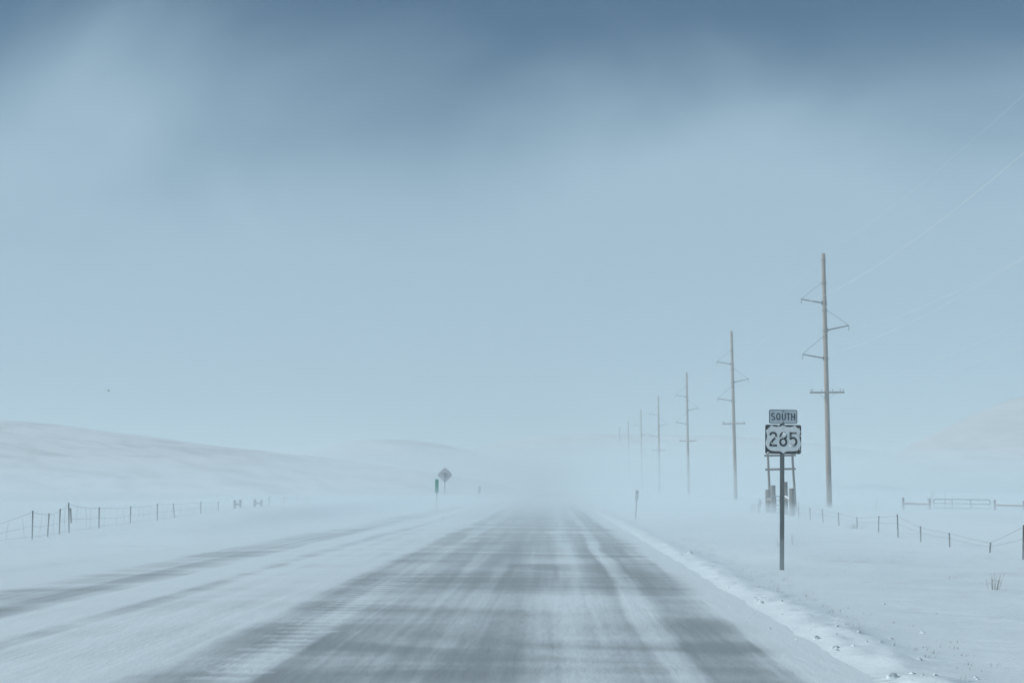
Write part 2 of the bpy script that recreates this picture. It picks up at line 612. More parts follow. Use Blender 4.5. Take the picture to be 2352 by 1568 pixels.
def far_hill(pts, d, depth, bump):
    tab = crest_table(pts, d)
    def f(x, y):
        c = interp(tab, x)
        t = smooth(d - depth, d, y) * (1 - 0.8 * smooth(d, d + depth, y))
        return -1.2 + (c + 1.2) * t + t * bump * nz(x * 0.02, y * 0.02, d * 0.1)
    xs = axis([(tab[0][0], tab[-1][0], 5)])
    ys = axis([(d - depth, d + depth, 8)])
    return xs, ys, f
a = far_hill([(560, 1112), (640, 1085), (700, 1050), (760, 1022), (830, 1010), (930, 1008), (1010, 1018), (1060, 1030), (1130, 1050), (1230, 1080), (1320, 1112)], 520, 120, 0.8)
hill('hill', *a, M_farhill)
a = far_hill([(980, 1112), (1060, 1036), (1150, 1012), (1240, 1001), (1350, 997), (1500, 998), (1650, 1000), (1800, 1012), (1950, 1030), (2150, 1050), (2400, 1060), (2700, 1100)], 600, 140, 0.8)
hill('hill', *a, M_farhill)
a = far_hill([(1960, 1110), (2080, 1050), (2150, 1000), (2220, 965), (2290, 932), (2352, 908), (2450, 890), (2600, 882), (2900, 885), (3300, 920)], 420, 140, 0.8)
hill('hill', *a, M_sidehill)

# ------------------------------------------------------------------ air
def volume_material(name, color, density, aniso=0.0):
    m = bpy.data.materials.new(name)
    m.use_nodes = True
    n, l = m.node_tree.nodes, m.node_tree.links
    n.clear()
    o = n.new('ShaderNodeOutputMaterial')
    v = n.new('ShaderNodeVolumePrincipled')
    v.inputs['Color'].default_value = (*color, 1)
    v.inputs['Density'].default_value = density
    v.inputs['Anisotropy'].default_value = aniso
    l.new(v.outputs['Volume'], o.inputs['Volume'])
    return m

HAZE_TOP = 26.5
hz = MB().box((0, 1000, (HAZE_TOP - 2.6) / 2), (3040, 2840, HAZE_TOP + 2.6))
haze = hz.build('haze', volume_material('snow filled air', (0.80, 0.935, 0.975), 0.0025))
haze['kind'] = 'stuff'

# the ground blizzard: denser sheets of blowing snow over the ground, their tops torn by the wind
def snow_layer(name, xs, ys, top, density):
    nx, ny = len(xs), len(ys)
    N = nx * ny
    vs = [(x, y, top(x, y)) for y in ys for x in xs] + [(x, y, -1.0) for y in ys for x in xs]
    fs = []
    for j in range(ny - 1):
        for i in range(nx - 1):
            q = (j * nx + i, j * nx + i + 1, (j + 1) * nx + i + 1, (j + 1) * nx + i)
            fs.append(q)
            fs.append(tuple(N + k for k in reversed(q)))
    for i in range(nx - 1):
        fs.append((i, N + i, N + i + 1, i + 1))
        k = (ny - 1) * nx + i
        fs.append((k, k + 1, N + k + 1, N + k))
    for j in range(ny - 1):
        k = j * nx
        fs.append((k, k + nx, N + k + nx, N + k))
        k = j * nx + nx - 1
        fs.append((k, N + k, N + k + nx, k + nx))
    me = bpy.data.meshes.new(name)
    me.from_pydata(vs, [], fs)
    me.materials.append(volume_material('blowing snow', (0.82, 0.945, 1.0), density))
    o = bpy.data.objects.new(name, me)
    COL.objects.link(o)
    o['kind'] = 'stuff'
    return o

def low_top(x, y):
    a = mnoise.noise(Vector((x / 46, y / 11, 0.3)))
    b = mnoise.noise(Vector((x / 14, y / 3.6, 4.3)))
    c = mnoise.noise(Vector((x / 160, y / 60, 8.3)))
    t = 0.62 + 0.38 * a + 0.16 * b + 0.35 * c
    over_road = 1.0 + 0.5 * smooth(-24, -8, x) * (1 - smooth(3, 9, x)) - 0.3 * smooth(8, 16, x)
    return rise(y) + max(0.06, t) * over_road * (0.5 + 0.62 * smooth(16, 55, y))
snow_layer('haze', axis([(-260, -60, 10), (-60, 60, 1.6), (60, 260, 10)]), axis([(-60, 8, 4), (8, 110, 0.9), (110, 700, 9)]), low_top, 0.0175)

def plume_top(x, y):
    a = mnoise.noise(Vector((x / 60, y / 45, 12.3)))
    b = mnoise.noise(Vector((x / 24, y / 20, 2.7)))
    h = 0.3 + 0.027 * max(0, y - 45)
    return rise(y) + min(13.0, h) * (1 + 0.35 * a + 0.15 * b)
snow_layer('haze', axis([(-420, -60, 12), (-60, 60, 4), (60, 420, 12)]), axis([(44, 200, 4), (200, 760, 14)]), plume_top, 0.0062)

# ------------------------------------------------------------------ route sign
def arc(cx, cz, rx_, rz_, a0, a1, n):
    return [(cx + rx_ * math.cos(R(a0 + (a1 - a0) * i / n)), cz + rz_ * math.sin(R(a0 + (a1 - a0) * i / n))) for i in range(n + 1)]

def stroke(mb, pts, w, y0, y1):
    """flat ribbon of width w along x-z polyline, mitred, extruded y0..y1"""
    pts = [Vector(p) for p in pts]
    L, Rr = [], []
    for i, p in enumerate(pts):
        d0 = (p - pts[i - 1]).normalized() if i else None
        d1 = (pts[i + 1] - p).normalized() if i < len(pts) - 1 else None
        if d0 is None: d0 = d1
        if d1 is None: d1 = d0
        t = (d0 + d1)
        t = t.normalized() if t.length > 1e-6 else d1
        nrm = Vector((-t.y, t.x))
        k = w / 2 / max(0.35, nrm.dot(Vector((-d1.y, d1.x))))
        L.append(p + nrm * k)
        Rr.append(p - nrm * k)
    n = len(pts)
    vs = [(p.x, y0, p.y) for p in L] + [(p.x, y0, p.y) for p in Rr] + [(p.x, y1, p.y) for p in L] + [(p.x, y1, p.y) for p in Rr]
    fs = []
    for i in range(n - 1):
        fs += [(i, i + 1, n + i + 1, n + i), (2 * n + i, 3 * n + i, 3 * n + i + 1, 2 * n + i + 1),
               (i, 2 * n + i, 2 * n + i + 1, i + 1), (n + i, n + i + 1, 3 * n + i + 1, 3 * n + i)]
    fs += [(0, n, 3 * n, 2 * n), (n - 1, 3 * n - 1, 4 * n - 1, 2 * n - 1)]
    mb.add(vs, fs)

def rrect(x0, z0, x1, z1, r, n=5):
    return arc(x1 - r, z1 - r, r, r, 0, 90, n) + arc(x0 + r, z1 - r, r, r, 90, 180, n) + arc(x0 + r, z0 + r, r, r, 180, 270, n) + arc(x1 - r, z0 + r, r, r, 270, 360, n)

SD = 36.7
sx, sz0 = px(1796.5, 1306, SD)
sx_top = px(1797.5, 1010, SD)[0]
sgz = ground_z(sx, SD)
sign = thing('route_sign', 'black and white route 285 sign under a SOUTH plate on a steel post', 'road sign', (sx, SD, sgz), R(2))
sign.rotation_euler.y = math.atan((sx_top - sx) / 2.9)
k = 1 / 1210.0                   # metres per pixel of the close-up
def Z(v):                        # close-up pixel row -> local height
    return px(1797, (980 + v / 10.453) * 0.9408, SD)[1] - sgz
def Xs(v):
    return px((1850 + v / 10.453) * 0.9408, 1010, SD)[0] - sx_top
post = MB()
zt = Z(230)
post.box((0, 0.0, (zt - 0.4) / 2), (0.058, 0.006, zt + 0.4))
post.box((-0.026, 0.018, (zt - 0.4) / 2), (0.006, 0.032, zt + 0.4))
post.box((0.026, 0.018, (zt - 0.4) / 2), (0.006, 0.032, zt + 0.4))
post.box((-0.036, 0.033, (zt - 0.4) / 2), (0.022, 0.005, zt + 0.4))
post.box((0.036, 0.033, (zt - 0.4) / 2), (0.022, 0.005, zt + 0.4))
post.build('post', M_steel, sign)
board = MB().plate(rrect(Xs(190), Z(1330), Xs(1112), Z(592), 0.035), -0.012, -0.008).build('route_board', M_black, sign)
sh = [(345, 606), (400, 632), (450, 643), (505, 645), (560, 636), (610, 620), (648, 602), (690, 622), (740, 640), (800, 646), (850, 642), (905, 626), (952, 606),
      (1000, 652), (1048, 700), (1098, 745), (1078, 800), (1068, 860), (1070, 930), (1085, 990), (1102, 1040), (1100, 1100), (1082, 1160), (1040, 1212), (985, 1245), (920, 1260),
      (830, 1264), (750, 1266), (705, 1282), (675, 1302), (653, 1324), (632, 1304), (604, 1284), (562, 1267), (480, 1264), (390, 1263), (330, 1250), (275, 1218), (228, 1160), (205, 1100), (200, 1045),
      (220, 980), (234, 920), (236, 860), (224, 800), (204, 745), (255, 698), (300, 652)]
MB().plate([(Xs(a), Z(b)) for a, b in sh], -0.0145, -0.012).build('shield', M_white, board)
def digits(name, lines, w, y0, y1, parent, material):
    mb = MB()
    for ln in lines:
        stroke(mb, [(Xs(a), Z(b)) for a, b in ln], w, y0, y1)
    return mb.build(name, material, parent)
def parc(cx, cy, rx_, ry_, a0, a1, n=14):   # arcs in close-up pixels, angles clockwise on screen
    return [(cx + rx_ * math.cos(R(a0 + (a1 - a0) * i / n)), cy + ry_ * math.sin(R(a0 + (a1 - a0) * i / n))) for i in range(n + 1)]
W8 = 50 * k
digits('digit', [parc(392, 868, 78, 74, 185, 390) + [(430, 940), (375, 1000), (335, 1060), (318, 1120)], [(296, 1119), (492, 1119)]], W8, -0.0175, -0.0145, board, M_black)
digits('digit', [parc(652, 870, 76, 74, 0, 360, 24), parc(652, 1030, 80, 90, 0, 360, 24)], W8, -0.0175, -0.0145, board, M_black)
digits('digit', [[(992, 800), (838, 800), (838, 940)] + parc(905, 1018, 82, 98, 235, 500, 20)], W8, -0.0175, -0.0145, board, M_black)
plate = MB().plate(rrect(Xs(285), Z(560), Xs(1012), Z(208), 0.03), -0.012, -0.008).build('direction_plate', M_plate, sign)
mb = MB()
bd = rrect(Xs(294), Z(550), Xs(1003), Z(218), 0.024)
stroke(mb, bd + [bd[0], bd[1]], 16 * k, -0.0145, -0.012)
mb.build('border', M_black, plate)
W = 25 * k
def letter(lines):
    digits('letter', lines, W, -0.0165, -0.012, plate, M_black)
letter([parc(388, 340, 38, 40, -25, -180, 10) + parc(388, 340, 38, 40, 180, 110, 4) + [(400, 385)] + parc(388, 424, 40, 42, -60, 150, 12)])
letter([parc(526, 382, 42, 82, 0, 360, 24)])
letter([[(628, 292), (628, 420)] + parc(665, 422, 37, 42, 180, 0, 10)[::1] + [(702, 292)]])
letter([[(738, 304), (830, 304)], [(784, 304), (784, 475)]])
letter([[(867, 292), (867, 475)], [(943, 292), (943, 475)], [(867, 383), (943, 383)]])
# bolts and patches of snow stuck to the boards
def blob(mb, c, r, seed, flat=0.35):
    rnd = random.Random(seed)
    n = 9
    ring = []
    for i in range(n):
        t = 2 * math.pi * i / n
        rr = r * (0.6 + 0.6 * rnd.random())
        ring.append((c[0] + rr * math.cos(t), c[1], c[2] + rr * math.sin(t)))
    inner = [(c[0] + (p[0] - c[0]) * 0.55, c[1] - r * flat, c[2] + (p[2] - c[2]) * 0.55) for p in ring]
    vs = ring + inner + [(c[0], c[1] - r * flat * 1.2, c[2])]
    fs = [(i, (i + 1) % n, n + (i + 1) % n, n + i) for i in range(n)] + [(n + i, n + (i + 1) % n, 2 * n) for i in range(n)] + [tuple(range(n - 1, -1, -1))]
    mb.add(vs, fs)
fr = MB()
spots = [(690, 812, 26), (715, 840, 24), (668, 800, 22), (610, 920, 18), (585, 905, 14), (650, 930, 12), (820, 1105, 16), (875, 1120, 18), (455, 905, 14), (608, 670, 16), (632, 750, 20), (650, 800, 18), (672, 840, 26), (640, 860, 14), (700, 870, 22), (735, 810, 22), (600, 930, 16), (555, 850, 14), (720, 880, 10), (545, 735, 12), (740, 712, 9),
         (880, 690, 16), (975, 680, 12), (1055, 690, 18), (1095, 868, 16), (890, 770, 11), (935, 805, 13), (970, 820, 9), (905, 815, 10), (470, 918, 16), (440, 925, 12), (350, 1055, 16), (385, 1110, 10), (860, 1100, 22), (900, 1118, 18), (840, 1130, 22), (940, 1105, 10),
         (255, 1305, 20), (285, 1300, 14), (520, 618, 18), (545, 605, 10), (1080, 1215, 18), (1010, 1240, 16), (1090, 1290, 14), (990, 1310, 10), (575, 545, 12), (610, 540, 10), (830, 870, 12), (845, 900, 8), (755, 850, 14), (490, 860, 8), (590, 800, 10)]
for i, (a, b, r) in enumerate(spots):
    blob(fr, (Xs(a), -0.0174, Z(b)), r * k * 1.0, i)
f_ = fr.build('stuck_snow', M_frost, board)
f_['kind'] = 'stuff'
for a, b in ((645, 243), (645, 520)):
    MB().tube([(Xs(a), -0.012, Z(b)), (Xs(a), -0.022, Z(b))], 0.014, 6).build('bolt', M_darksteel, plate)

# ------------------------------------------------------------------ power poles
POLE_X = 21.4
POLE_Y = [138, 208, 282, 356, 418, 490, 550, 617, 690]
WHO = ['tallest wooden power pole, just right of the route sign', 'second wooden power pole, left of the route sign', 'third wooden power pole along the line from the route sign',
       'fourth wooden power pole, half faded in blowing snow', 'fifth wooden power pole, faint beyond the fourth in haze', 'sixth wooden power pole, faint grey in the haze',
       'seventh wooden power pole, very faint in the haze', 'eighth wooden power pole, almost lost in the haze', 'farthest wooden power pole, barely visible near the road end']

def make_pole():
    root = thing('power_pole', WHO[0], 'power pole', (0, 0, 0), 0, 'power poles along the road')
    H = 20.0
    MB().tube([(0.0, 0, -1.2), (0, 0, 5), (0, 0, 12), (0, 0, 19.85), (0, 0, H)], [0.225, 0.205, 0.18, 0.155, 0.12], 16).build('shaft', M_wood, root, True)
    for z in (19.45, 17.68, 17.55, 16.1, 15.95, 15.5, 15.35, 13.9, 13.75, 13.39, 13.2, 11.7, 11.55):
        band = MB().tube([(0, 0, z - 0.03), (0, 0, z + 0.03)], 0.205 - (z - 5) * 0.0026, 14)
        band.box((0, 0, z), (0.5, 0.03, 0.03))
        band.build('band', M_darksteel, root)
    for s, zs, ztip, zr, ln in ((-1, 17.68, 16.35, 16.05, 1.84), (1, 15.5, 14.23, 13.88, 1.88), (-1, 13.39, 11.97, 11.66, 1.84)):
        arm = MB().tube([(s * 0.17, 0, zr), (s * ln, 0, ztip)], [0.055, 0.04], 10)
        arm.box((s * 0.19, 0, zr), (0.06, 0.12, 0.34))
        a_ = arm.build('arm', M_darksteel, root)
        MB().tube([(s * 0.16, 0, zs), (s * ln, 0, ztip + 0.02)], 0.016, 6).build('tie_rod', M_darksteel, a_)
        ins = MB()
        ins.tube([(s * ln, 0, ztip - 0.02), (s * ln, 0, ztip - 0.38)], 0.018, 6)
        for q in range(4):
            ins.tube([(s * ln, 0, ztip - 0.08 - 0.08 * q), (s * ln, 0, ztip - 0.11 - 0.08 * q)], [0.035, 0.06], 8)
        ins.build('insulator', M_ins, a_)
    ca = MB().box((0, -0.2, 8.93), (2.74, 0.11, 0.13)).build('crossarm', M_wood, root)
    for s in (-1, 1):
        MB().bar((s * 0.62, -0.27, 8.86), (s * 0.05, -0.23, 8.3), 0.035, 0.012).build('brace', M_darksteel, ca)
    for x in (-1.28, -1.16, -0.42, 0.42, 1.05, 1.28):
        pin = MB()
        pin.tube([(x, -0.2, 8.99), (x, -0.2, 9.12)], 0.014, 6)
        pin.tube([(x, -0.2, 9.10), (x, -0.2, 9.16), (x, -0.2, 9.2)], [0.05, 0.045, 0.03], 8)
        pin.build('insulator', M_ins, ca)
    return root

proto = make_pole()
pole_pos = []
PB = [(1905, 1160, 1891, 582), (1690, 1145, 1680, 760), (1582, 1138, 1577, 855), (1515, 1133, 1512, 909), (1475, 1130, 1472, 940), (1446, 1128, 1443, 966), (1425, 1126, 1423, 980), (1409, 1125, 1408, 997), (1396, 1124, 1395, 1010)]
for i, y in enumerate(POLE_Y):
    o = proto if i == 0 else copy_tree(proto)
    x = px(PB[i][0], PB[i][1], y)[0]
    z = px(PB[i][2], PB[i][3], y)[1] - 20.0
    lean = math.atan((px(PB[i][2], PB[i][3], y)[0] - x) / 20.0)
    o.location = (x, y, z)
    o.rotation_euler = (0, lean, R((2, -3, 1, 0, 2, -2, 0, 0, 0)[i]))
    o['label'] = WHO[i]
    pole_pos.append((x, y, z))
near_pole = copy_tree(proto)
near_pole.location = (POLE_X + 0.2, 66, ground_z(POLE_X, 66) - 0.1)
near_pole.rotation_euler = (0, 0, 0)
near_pole['label'] = 'nearest wooden power pole of the line, beyond the right edge of the view'
pole_pos.insert(0, (POLE_X + 0.2, 66, ground_z(POLE_X, 66) - 0.1))

def power_line(dx, h, label, sag, r, yoff=0.0):
    mb = MB()
    pts = []
    for (a, b) in zip(pole_pos, pole_pos[1:]):
        for i in range(12):
            t = i / 12
            p = Vector(a).lerp(Vector(b), t)
            pts.append((p.x + dx, p.y + yoff, p.z + h - sag * 4 * t * (1 - t)))
    e = pole_pos[-1]
    pts.append((e[0] + dx, e[1] + yoff, e[2] + h))
    mb.tube(pts, r, 5)
    tag(mb.build('power_line', M_cond, None), label, 'wire', 'wires strung between the power poles')
power_line(-1.84, 15.95, 'pale wire hanging from the top left arms of the power poles', 0.9, 0.009)
power_line(1.88, 13.83, 'pale wire hanging from the right arms of the power poles', 0.9, 0.0045)
power_line(-1.84, 11.57, 'pale wire hanging from the lower left arms of the power poles', 0.9, 0.0045)
power_line(0.0, 20.0, 'thin wire running over the tops of the power poles', 0.7, 0.0045)
power_line(-1.28, 9.2, 'thin wire on the left ends of the power pole crossarms', 0.9, 0.003, -0.2)
power_line(1.28, 9.2, 'thin wire on the right ends of the power pole crossarms', 0.9, 0.003, -0.2)

# ------------------------------------------------------------------ wire fences
def tpost_mesh():
    mb = MB()
    mb.box((0, 0, 0.5), (0.044, 0.012, 1.0))
    mb.box((0, 0.028, 0.5), (0.012, 0.044, 1.0))
    for i in range(12):
        mb.box((0, -0.012, 0.42 + i * 0.048), (0.02, 0.014, 0.016))
    return mb.mesh('post', M_tpost)
TP = tpost_mesh()
SUNK = 0.45

def fence(label, posts, wires, droop, seed, group=None):
    """posts: (x, y, base z, height above snow, lean x, style)"""
    rnd = random.Random(seed)
    x0, y0, z0 = posts[0][:3]
    root = thing('wire_fence', label, 'fence', (x0, y0, z0), 0, group)
    tops = []
    for (x, y, z, h, lean, style) in posts:
        loc = (x - x0, y - y0, z - z0 - SUNK)
        if style == 't':
            link_mesh('post', TP, root, loc, (0, lean, rnd.uniform(-0.4, 0.4)), (1, 1, h + SUNK))
        else:
            mb = MB().tube([(0, 0, 0), (0, 0, (h + SUNK) * 0.6), (0, 0, h + SUNK)], [0.075, 0.07, 0.062], 10)
            p = mb.build('post', M_tie, root, True)
            p.location, p.rotation_euler = loc, (0, lean, 0)
        tops.append(Vector((x - x0 + math.tan(lean) * h, y - y0, z - z0 + h)))
    for frac in wires:
        pts = []
        last = None
        for i, (p, q) in enumerate(zip(posts, posts[1:])):
            a = Vector((p[0] - x0, p[1] - y0, p[2] - z0 + p[3] * frac)) + Vector((math.tan(p[4]) * p[3] * frac, -0.03, 0))
            b = Vector((q[0] - x0, q[1] - y0, q[2] - z0 + q[3] * frac)) + Vector((math.tan(q[4]) * q[3] * frac, -0.03, 0))
            s = droop * rnd.uniform(0.4, 1.4)
            for j in range(7):
                t = j / 7
                v = a.lerp(b, t)
                v.z -= s * 4 * t * (1 - t)
                v.z += rnd.uniform(-0.012, 0.012)
                pts.append(v)
            last = b
        pts.append(last)
        MB().tube(pts, 0.0048, 4).build('wire', M_wire, root)
    return root, tops

# right-hand fence: lateral offset grows from 12 m to 14 m
RF = [(2348.5, 12.0, 1286, 1205, 0.04), (2270.5, 12.0, 1275, 1244.5, 0.09), (2182, 12.1, 1258, 1223, -0.012), (2115, 12.3, 1245, 1208, 0.0), (2063.6, 12.5, 1236, 1180.5, -0.02),
      (2017, 12.7, 1224, 1184, 0.035), (1968.8, 12.9, 1214, 1186.6, 0.0), (1928, 13.1, 1206, 1176, -0.035), (1891.8, 13.3, 1202, 1169, -0.05), (1861, 13.5, 1197, 1165, 0), (1834.6, 13.7, 1190, 1164, 0)]
posts = []
for (x, L, yb, yt, lean) in RF:
    d = depth_at(x, yb, L)
    g = ground_z(L, d)
    ztop = px(x, yt, d)[1]
    posts.append((L, d, g, ztop - g, lean, 't'))
# continue towards the camera, outside the frame
for d in (40.0, 35.5, 31.0):
    g = ground_z(11.9, d)
    posts.insert(0, (11.9, d, g, 0.75, 0.02, 't'))
rf, _ = fence('sagging wire fence on thin steel posts running down the right verge', posts, (0.93, 0.6), 0.02, 3)
# a short timber stub tied to the tall steel post at the frame edge
g = ground_z(11.95, 44.45)
tag(MB().tube([(11.93, 44.4, g - 0.4), (11.95, 44.4, g + 0.1), (11.95, 44.4, g + 0.33)], [0.075, 0.072, 0.066], 10).build('post_stub', M_tie, None, True),
    'short dark timber stub at the foot of the tall right fence post', 'post')

LF = [(74, 1237, 1172, 0.0), (108, 1228, 1178, 0.045), (136, 1225, 1168, 0.012), (159.5, 1223, 1154, -0.03), (227, 1211, 1164, 0.0), (299, 1200, 1162, 0.012), (361, 1193, 1156, 0.0),
      (403.5, 1184, 1155, -0.11), (461, 1176, 1152, 0.0), (502, 1167, 1151, -0.03)]
posts = []
for (x, yb, yt, lean) in LF:
    d = depth_at(x, yb, -17.0)
    g = ground_z(-17.0, d)
    ztop = px(x, yt, d)[1]
    posts.append((-17.0, d, g, ztop - g, lean, 't'))
for d, h in ((52.5, 0.5), (48.0, 0.45)):
    posts.insert(0, (-17.1, d, ground_z(-17.1, d), h, 0.05, 't'))
lf, ltops = fence('broken wire fence on thin steel posts along the left field edge', posts, (0.94, 0.48, 0.1), 0.03, 11)
# vertical stays of the woven wire
rnd = random.Random(5)
base = Vector(lf.location)
for p, q in zip(posts, posts[1:]):
    n_ = 2 if q[1] - p[1] < 3 else 4
    for i in range(1, n_):
        t = i / n_ + rnd.uniform(-0.08, 0.08)
        x, y, z = (p[0] + (q[0] - p[0]) * t, p[1] + (q[1] - p[1]) * t, p[2] + (q[2] - p[2]) * t)
        h = (p[3] + (q[3] - p[3]) * t) * rnd.uniform(0.8, 0.92)
        v = Vector((x, y, z)) - base
        MB().tube([v + Vector((rnd.uniform(-.1, .1), 0, -0.15)), v + Vector((0, 0.02, h * 0.5)), v + Vector((rnd.uniform(-.06, .06), 0, h))], 0.0045, 4).build('stay_wire', M_wire, lf)
g = ground_z(-17, 61.35)
v = Vector((-16.98, 61.32, g)) - base
MB().bar(v + Vector((0.015, 0, 0.34)), v + Vector((-0.02, 0, 0.86)), 0.07, 0.035).build('splint', M_tie, lf)
# faint fence beyond the left gateway
posts = [(-17.0, d, ground_z(-17.0, d), h, lean, 't') for d, h, lean in ((104.5, 0.55, 0), (110.0, 0.5, 0.05), (116, 0.5, 0), (121, 0.5, -0.04))]
fence('faint wire fence beyond the left gateway posts in blowing snow', posts, (0.9, 0.5), 0.05, 21)

# ------------------------------------------------------------------ timber braces and gates
def brace_pair(label, pa, pb, rail_z, r=0.14, group=None, rail_r=0.09, name='fence_brace'):
    """two stout posts (x, y, ground, height, lean) and the rail between them"""
    x0, y0, z0 = pa[0], pa[1], pa[2]
    root = thing(name, label, 'fence brace', (x0, y0, z0), 0, group)
    for p in (pa, pb):
        mb = MB().tube([(0, 0, 0), (0, 0, p[3] * 0.6 + 0.5), (0, 0, p[3] + 0.5)], [r * 1.06, r, r * 0.97], 12)
        o = mb.build('post', M_tie, root, False)
        o.location = (p[0] - x0, p[1] - y0, p[2] - z0 - 0.5)
        o.rotation_euler = (0, p[4], 0)
    MB().tube([(0, 0, rail_z[0]), (pb[0] - x0, pb[1] - y0, pb[2] - z0 + rail_z[1])], rail_r, 10).build('rail', M_rail, root)
    return root

def bp(x, L, yt):
    d = depth_at(x, 1178, L)
    g = ground_z(L, d)
    return (L, d, g, px(x, yt, d)[1] - g, 0.0)
near_o, near_i = bp(1819, 14.0, 1121), bp(1804, 14.0, 1106)
far_i, far_o = bp(1776.5, 14.0, 1114), bp(1763.5, 14.0, 1124)
brace_pair('pair of stout timber posts with a snow topped log, right of the sign post', near_o, near_i, (0.86, 1.08), 0.155)
brace_pair('pair of stout timber posts just left of the route sign post', far_i, far_o, (0.9, 0.8), 0.15)
# tubular gate between the two pairs (seen nearly edge on)
def tube_gate(label, a, b, z0, height, rails, uprights, r=0.024):
    a, b = Vector(a), Vector(b)
    root = thing('field_gate', label, 'gate', (a.x, a.y, a.z))
    d = (b - a)
    L = Vector((d.x, d.y, 0)).length
    u = Vector((d.x, d.y, d.z)) / L
    def P(s, z):
        return u * s + Vector((0, 0, z0 + z))
    c = 0.16
    loop = [P(0.02, 0), P(0.02, height - c)] + [P(0.02 + c - c * math.cos(R(t)), height - c + c * math.sin(R(t))) for t in (20, 45, 70, 90)]
    loop += [P(L - 0.02 - c + c * math.sin(R(t)), height - c + c * math.cos(R(t))) for t in (0, 20, 45, 70, 90)] + [P(L - 0.02, 0), P(0.02, 0)]
    MB().tube(loop, r, 8).build('frame', M_gate, root)
    for h in rails:
        MB().tube([P(0.02, h), P(L - 0.02, h)], r * 0.8, 6).build('rail', M_gate, root)
    for s in uprights:
        MB().tube([P(L * s, 0), P(L * s, height)], r * 0.8, 6).build('upright', M_gate, root)
    return root
tube_gate('tubular gate seen edge on between the stout posts behind the sign', (far_i[0] - 0.1, far_i[1] - 0.25, far_i[2]), (near_i[0] - 0.05, near_i[1] + 0.25, near_i[2]), 0.03, 1.05, (0.24, 0.5, 0.78), (0.33, 0.66))

# tall timber frame behind
FD = 118.0
fx0, _ = px(1766, 1160, FD)
fx1, _ = px(1823, 1160, FD)
fg = ground_z(fx0, FD)
frame = thing('timber_frame', 'tall leaning frame of slim poles with two crossbars behind the sign', 'timber frame', (fx0, FD, fg))
def FP(x, y):
    X, Zz = px(x, y, FD)
    return Vector((X - fx0, 0, Zz - fg))
for (a, b) in (((1763.5, 1040), (1770, 1185)), ((1819.5, 1040), (1828.5, 1185))):
    p, q = FP(*a), FP(*b)
    MB().tube([q, (p + q) / 2, p], [0.09, 0.082, 0.075], 10).build('upright', M_tie, frame, True)
MB().bar(FP(1755, 1046) + Vector((0, -0.13, 0)), FP(1827, 1045) + Vector((0, -0.13, 0)), 0.06, 0.14).build('crossbar', M_tie, frame)
MB().bar(FP(1757, 1078) + Vector((0, -0.13, 0)), FP(1827, 1076) + Vector((0, -0.13, 0)), 0.06, 0.14).build('crossbar', M_tie, frame)

# field gate and its braces far right
GD0, GD1 = 138.0, 129.0
def gp(x, d, yt, w=0.0):
    X, _ = px(x, 1165, d)
    g = ground_z(X, d)
    return (X, d, g, px(x, yt, d)[1] - g, 0.0)
ga, gb = gp(2075, 139, 1142), gp(2135.5, 137.5, 1144)
gc, gd = gp(2285, 131, 1147), gp(2352, 129.5, 1149)
brace_pair('two posts and a thick rail left of the far field gate', ga, gb, (ga[3] * 0.52, gb[3] * 0.5), 0.085, 'braces beside the far field gate', 0.105)
brace_pair('two posts and a thick rail right of the far field gate', gc, gd, (gc[3] * 0.52, gd[3] * 0.5), 0.085, 'braces beside the far field gate', 0.105)
zt = px(2140, 1146, 137)[1]
gl = gb[2]
tube_gate('long tubular steel field gate half buried at the far right', (gb[0] + 0.25, 137.2, gl), (gc[0] - 0.25, 131.3, gl), zt - gl - 1.1, 1.1, (0.45, 0.78, 0.2), (0.335, 0.665), 0.034)

# left gateway: two H braces
for i, (xa, xb, ya, yb, lean) in enumerate(((539, 552, 1148, 1147, 0.0), (585, 599, 1146, 1148, 0.04))):
    L = 17.0
    out = []
    for xx, yt in ((xa, ya), (xb, yb)):
        d = depth_at(xx, 1163, -L)
        g = ground_z(-L, d)
        out.append((-L, d, g, px(xx, yt, d)[1] - g, lean if xx == xb else 0))
    brace_pair(('H shaped pair of timber posts nearer the left wire fence', 'H shaped pair of timber posts farther along the left fence')[i], out[0], out[1], (out[0][3] * 0.5, out[1][3] * 0.5), 0.068 if i == 0 else 0.08, 'H braces of the left gateway', 0.06)

# ------------------------------------------------------------------ small road signs
D = 93.0
x, z = px(1460, 1190, D)
g = ground_z(x, D)
dl = thing('delineator_post', 'leaning roadside marker post with a pale oval reflector', 'marker post', (x, D, g))
dl.rotation_euler = (0, R(3.2), R(5))
MB().box((0, 0, 0.5), (0.05, 0.012, 2.0)).box((0.02, 0.012, 0.5), (0.012, 0.03, 2.0)).build('post', M_darksteel, dl)
loop = rrect(-0.062, 0.95, 0.072, 1.47, 0.05)
pl_ = MB().plate(loop, -0.022, -0.017).build('reflector_plate', M_reflect, dl)
rim = MB()
stroke(rim, loop + [loop[0], loop[1]], 0.018, -0.027, -0.021)
rim.build('rim', M_darksteel, pl_)

D = 156.0
x, z = px(1022, 1090, D)
g = ground_z(x, D)
ws = thing('warning_sign', 'grey diamond sign seen from the back, left of the road', 'road sign', (x, D, g), R(-3))
zc = z - g
hd = 0.63
pts = []
for t in (0, 90, 180, 270):
    for s in (-9, -4, 0, 4, 9):
        rr = hd - 0.035 * (1 - abs(s) / 9) ** 1
        pts.append((rr * math.cos(R(t + s * 0.8)), zc + rr * math.sin(R(t + s * 0.8))))
MB().plate(pts, 0.0, 0.004).build('board', M_alu, ws)
MB().box((0, -0.03, (zc - 0.5) / 2 + 0.08), (0.06, 0.045, zc + 0.75)).build('post', M_steel, ws)
MB().box((0, -0.01, zc + 0.1), (0.45, 0.016, 0.05)).build('stiffener', M_steel, ws)

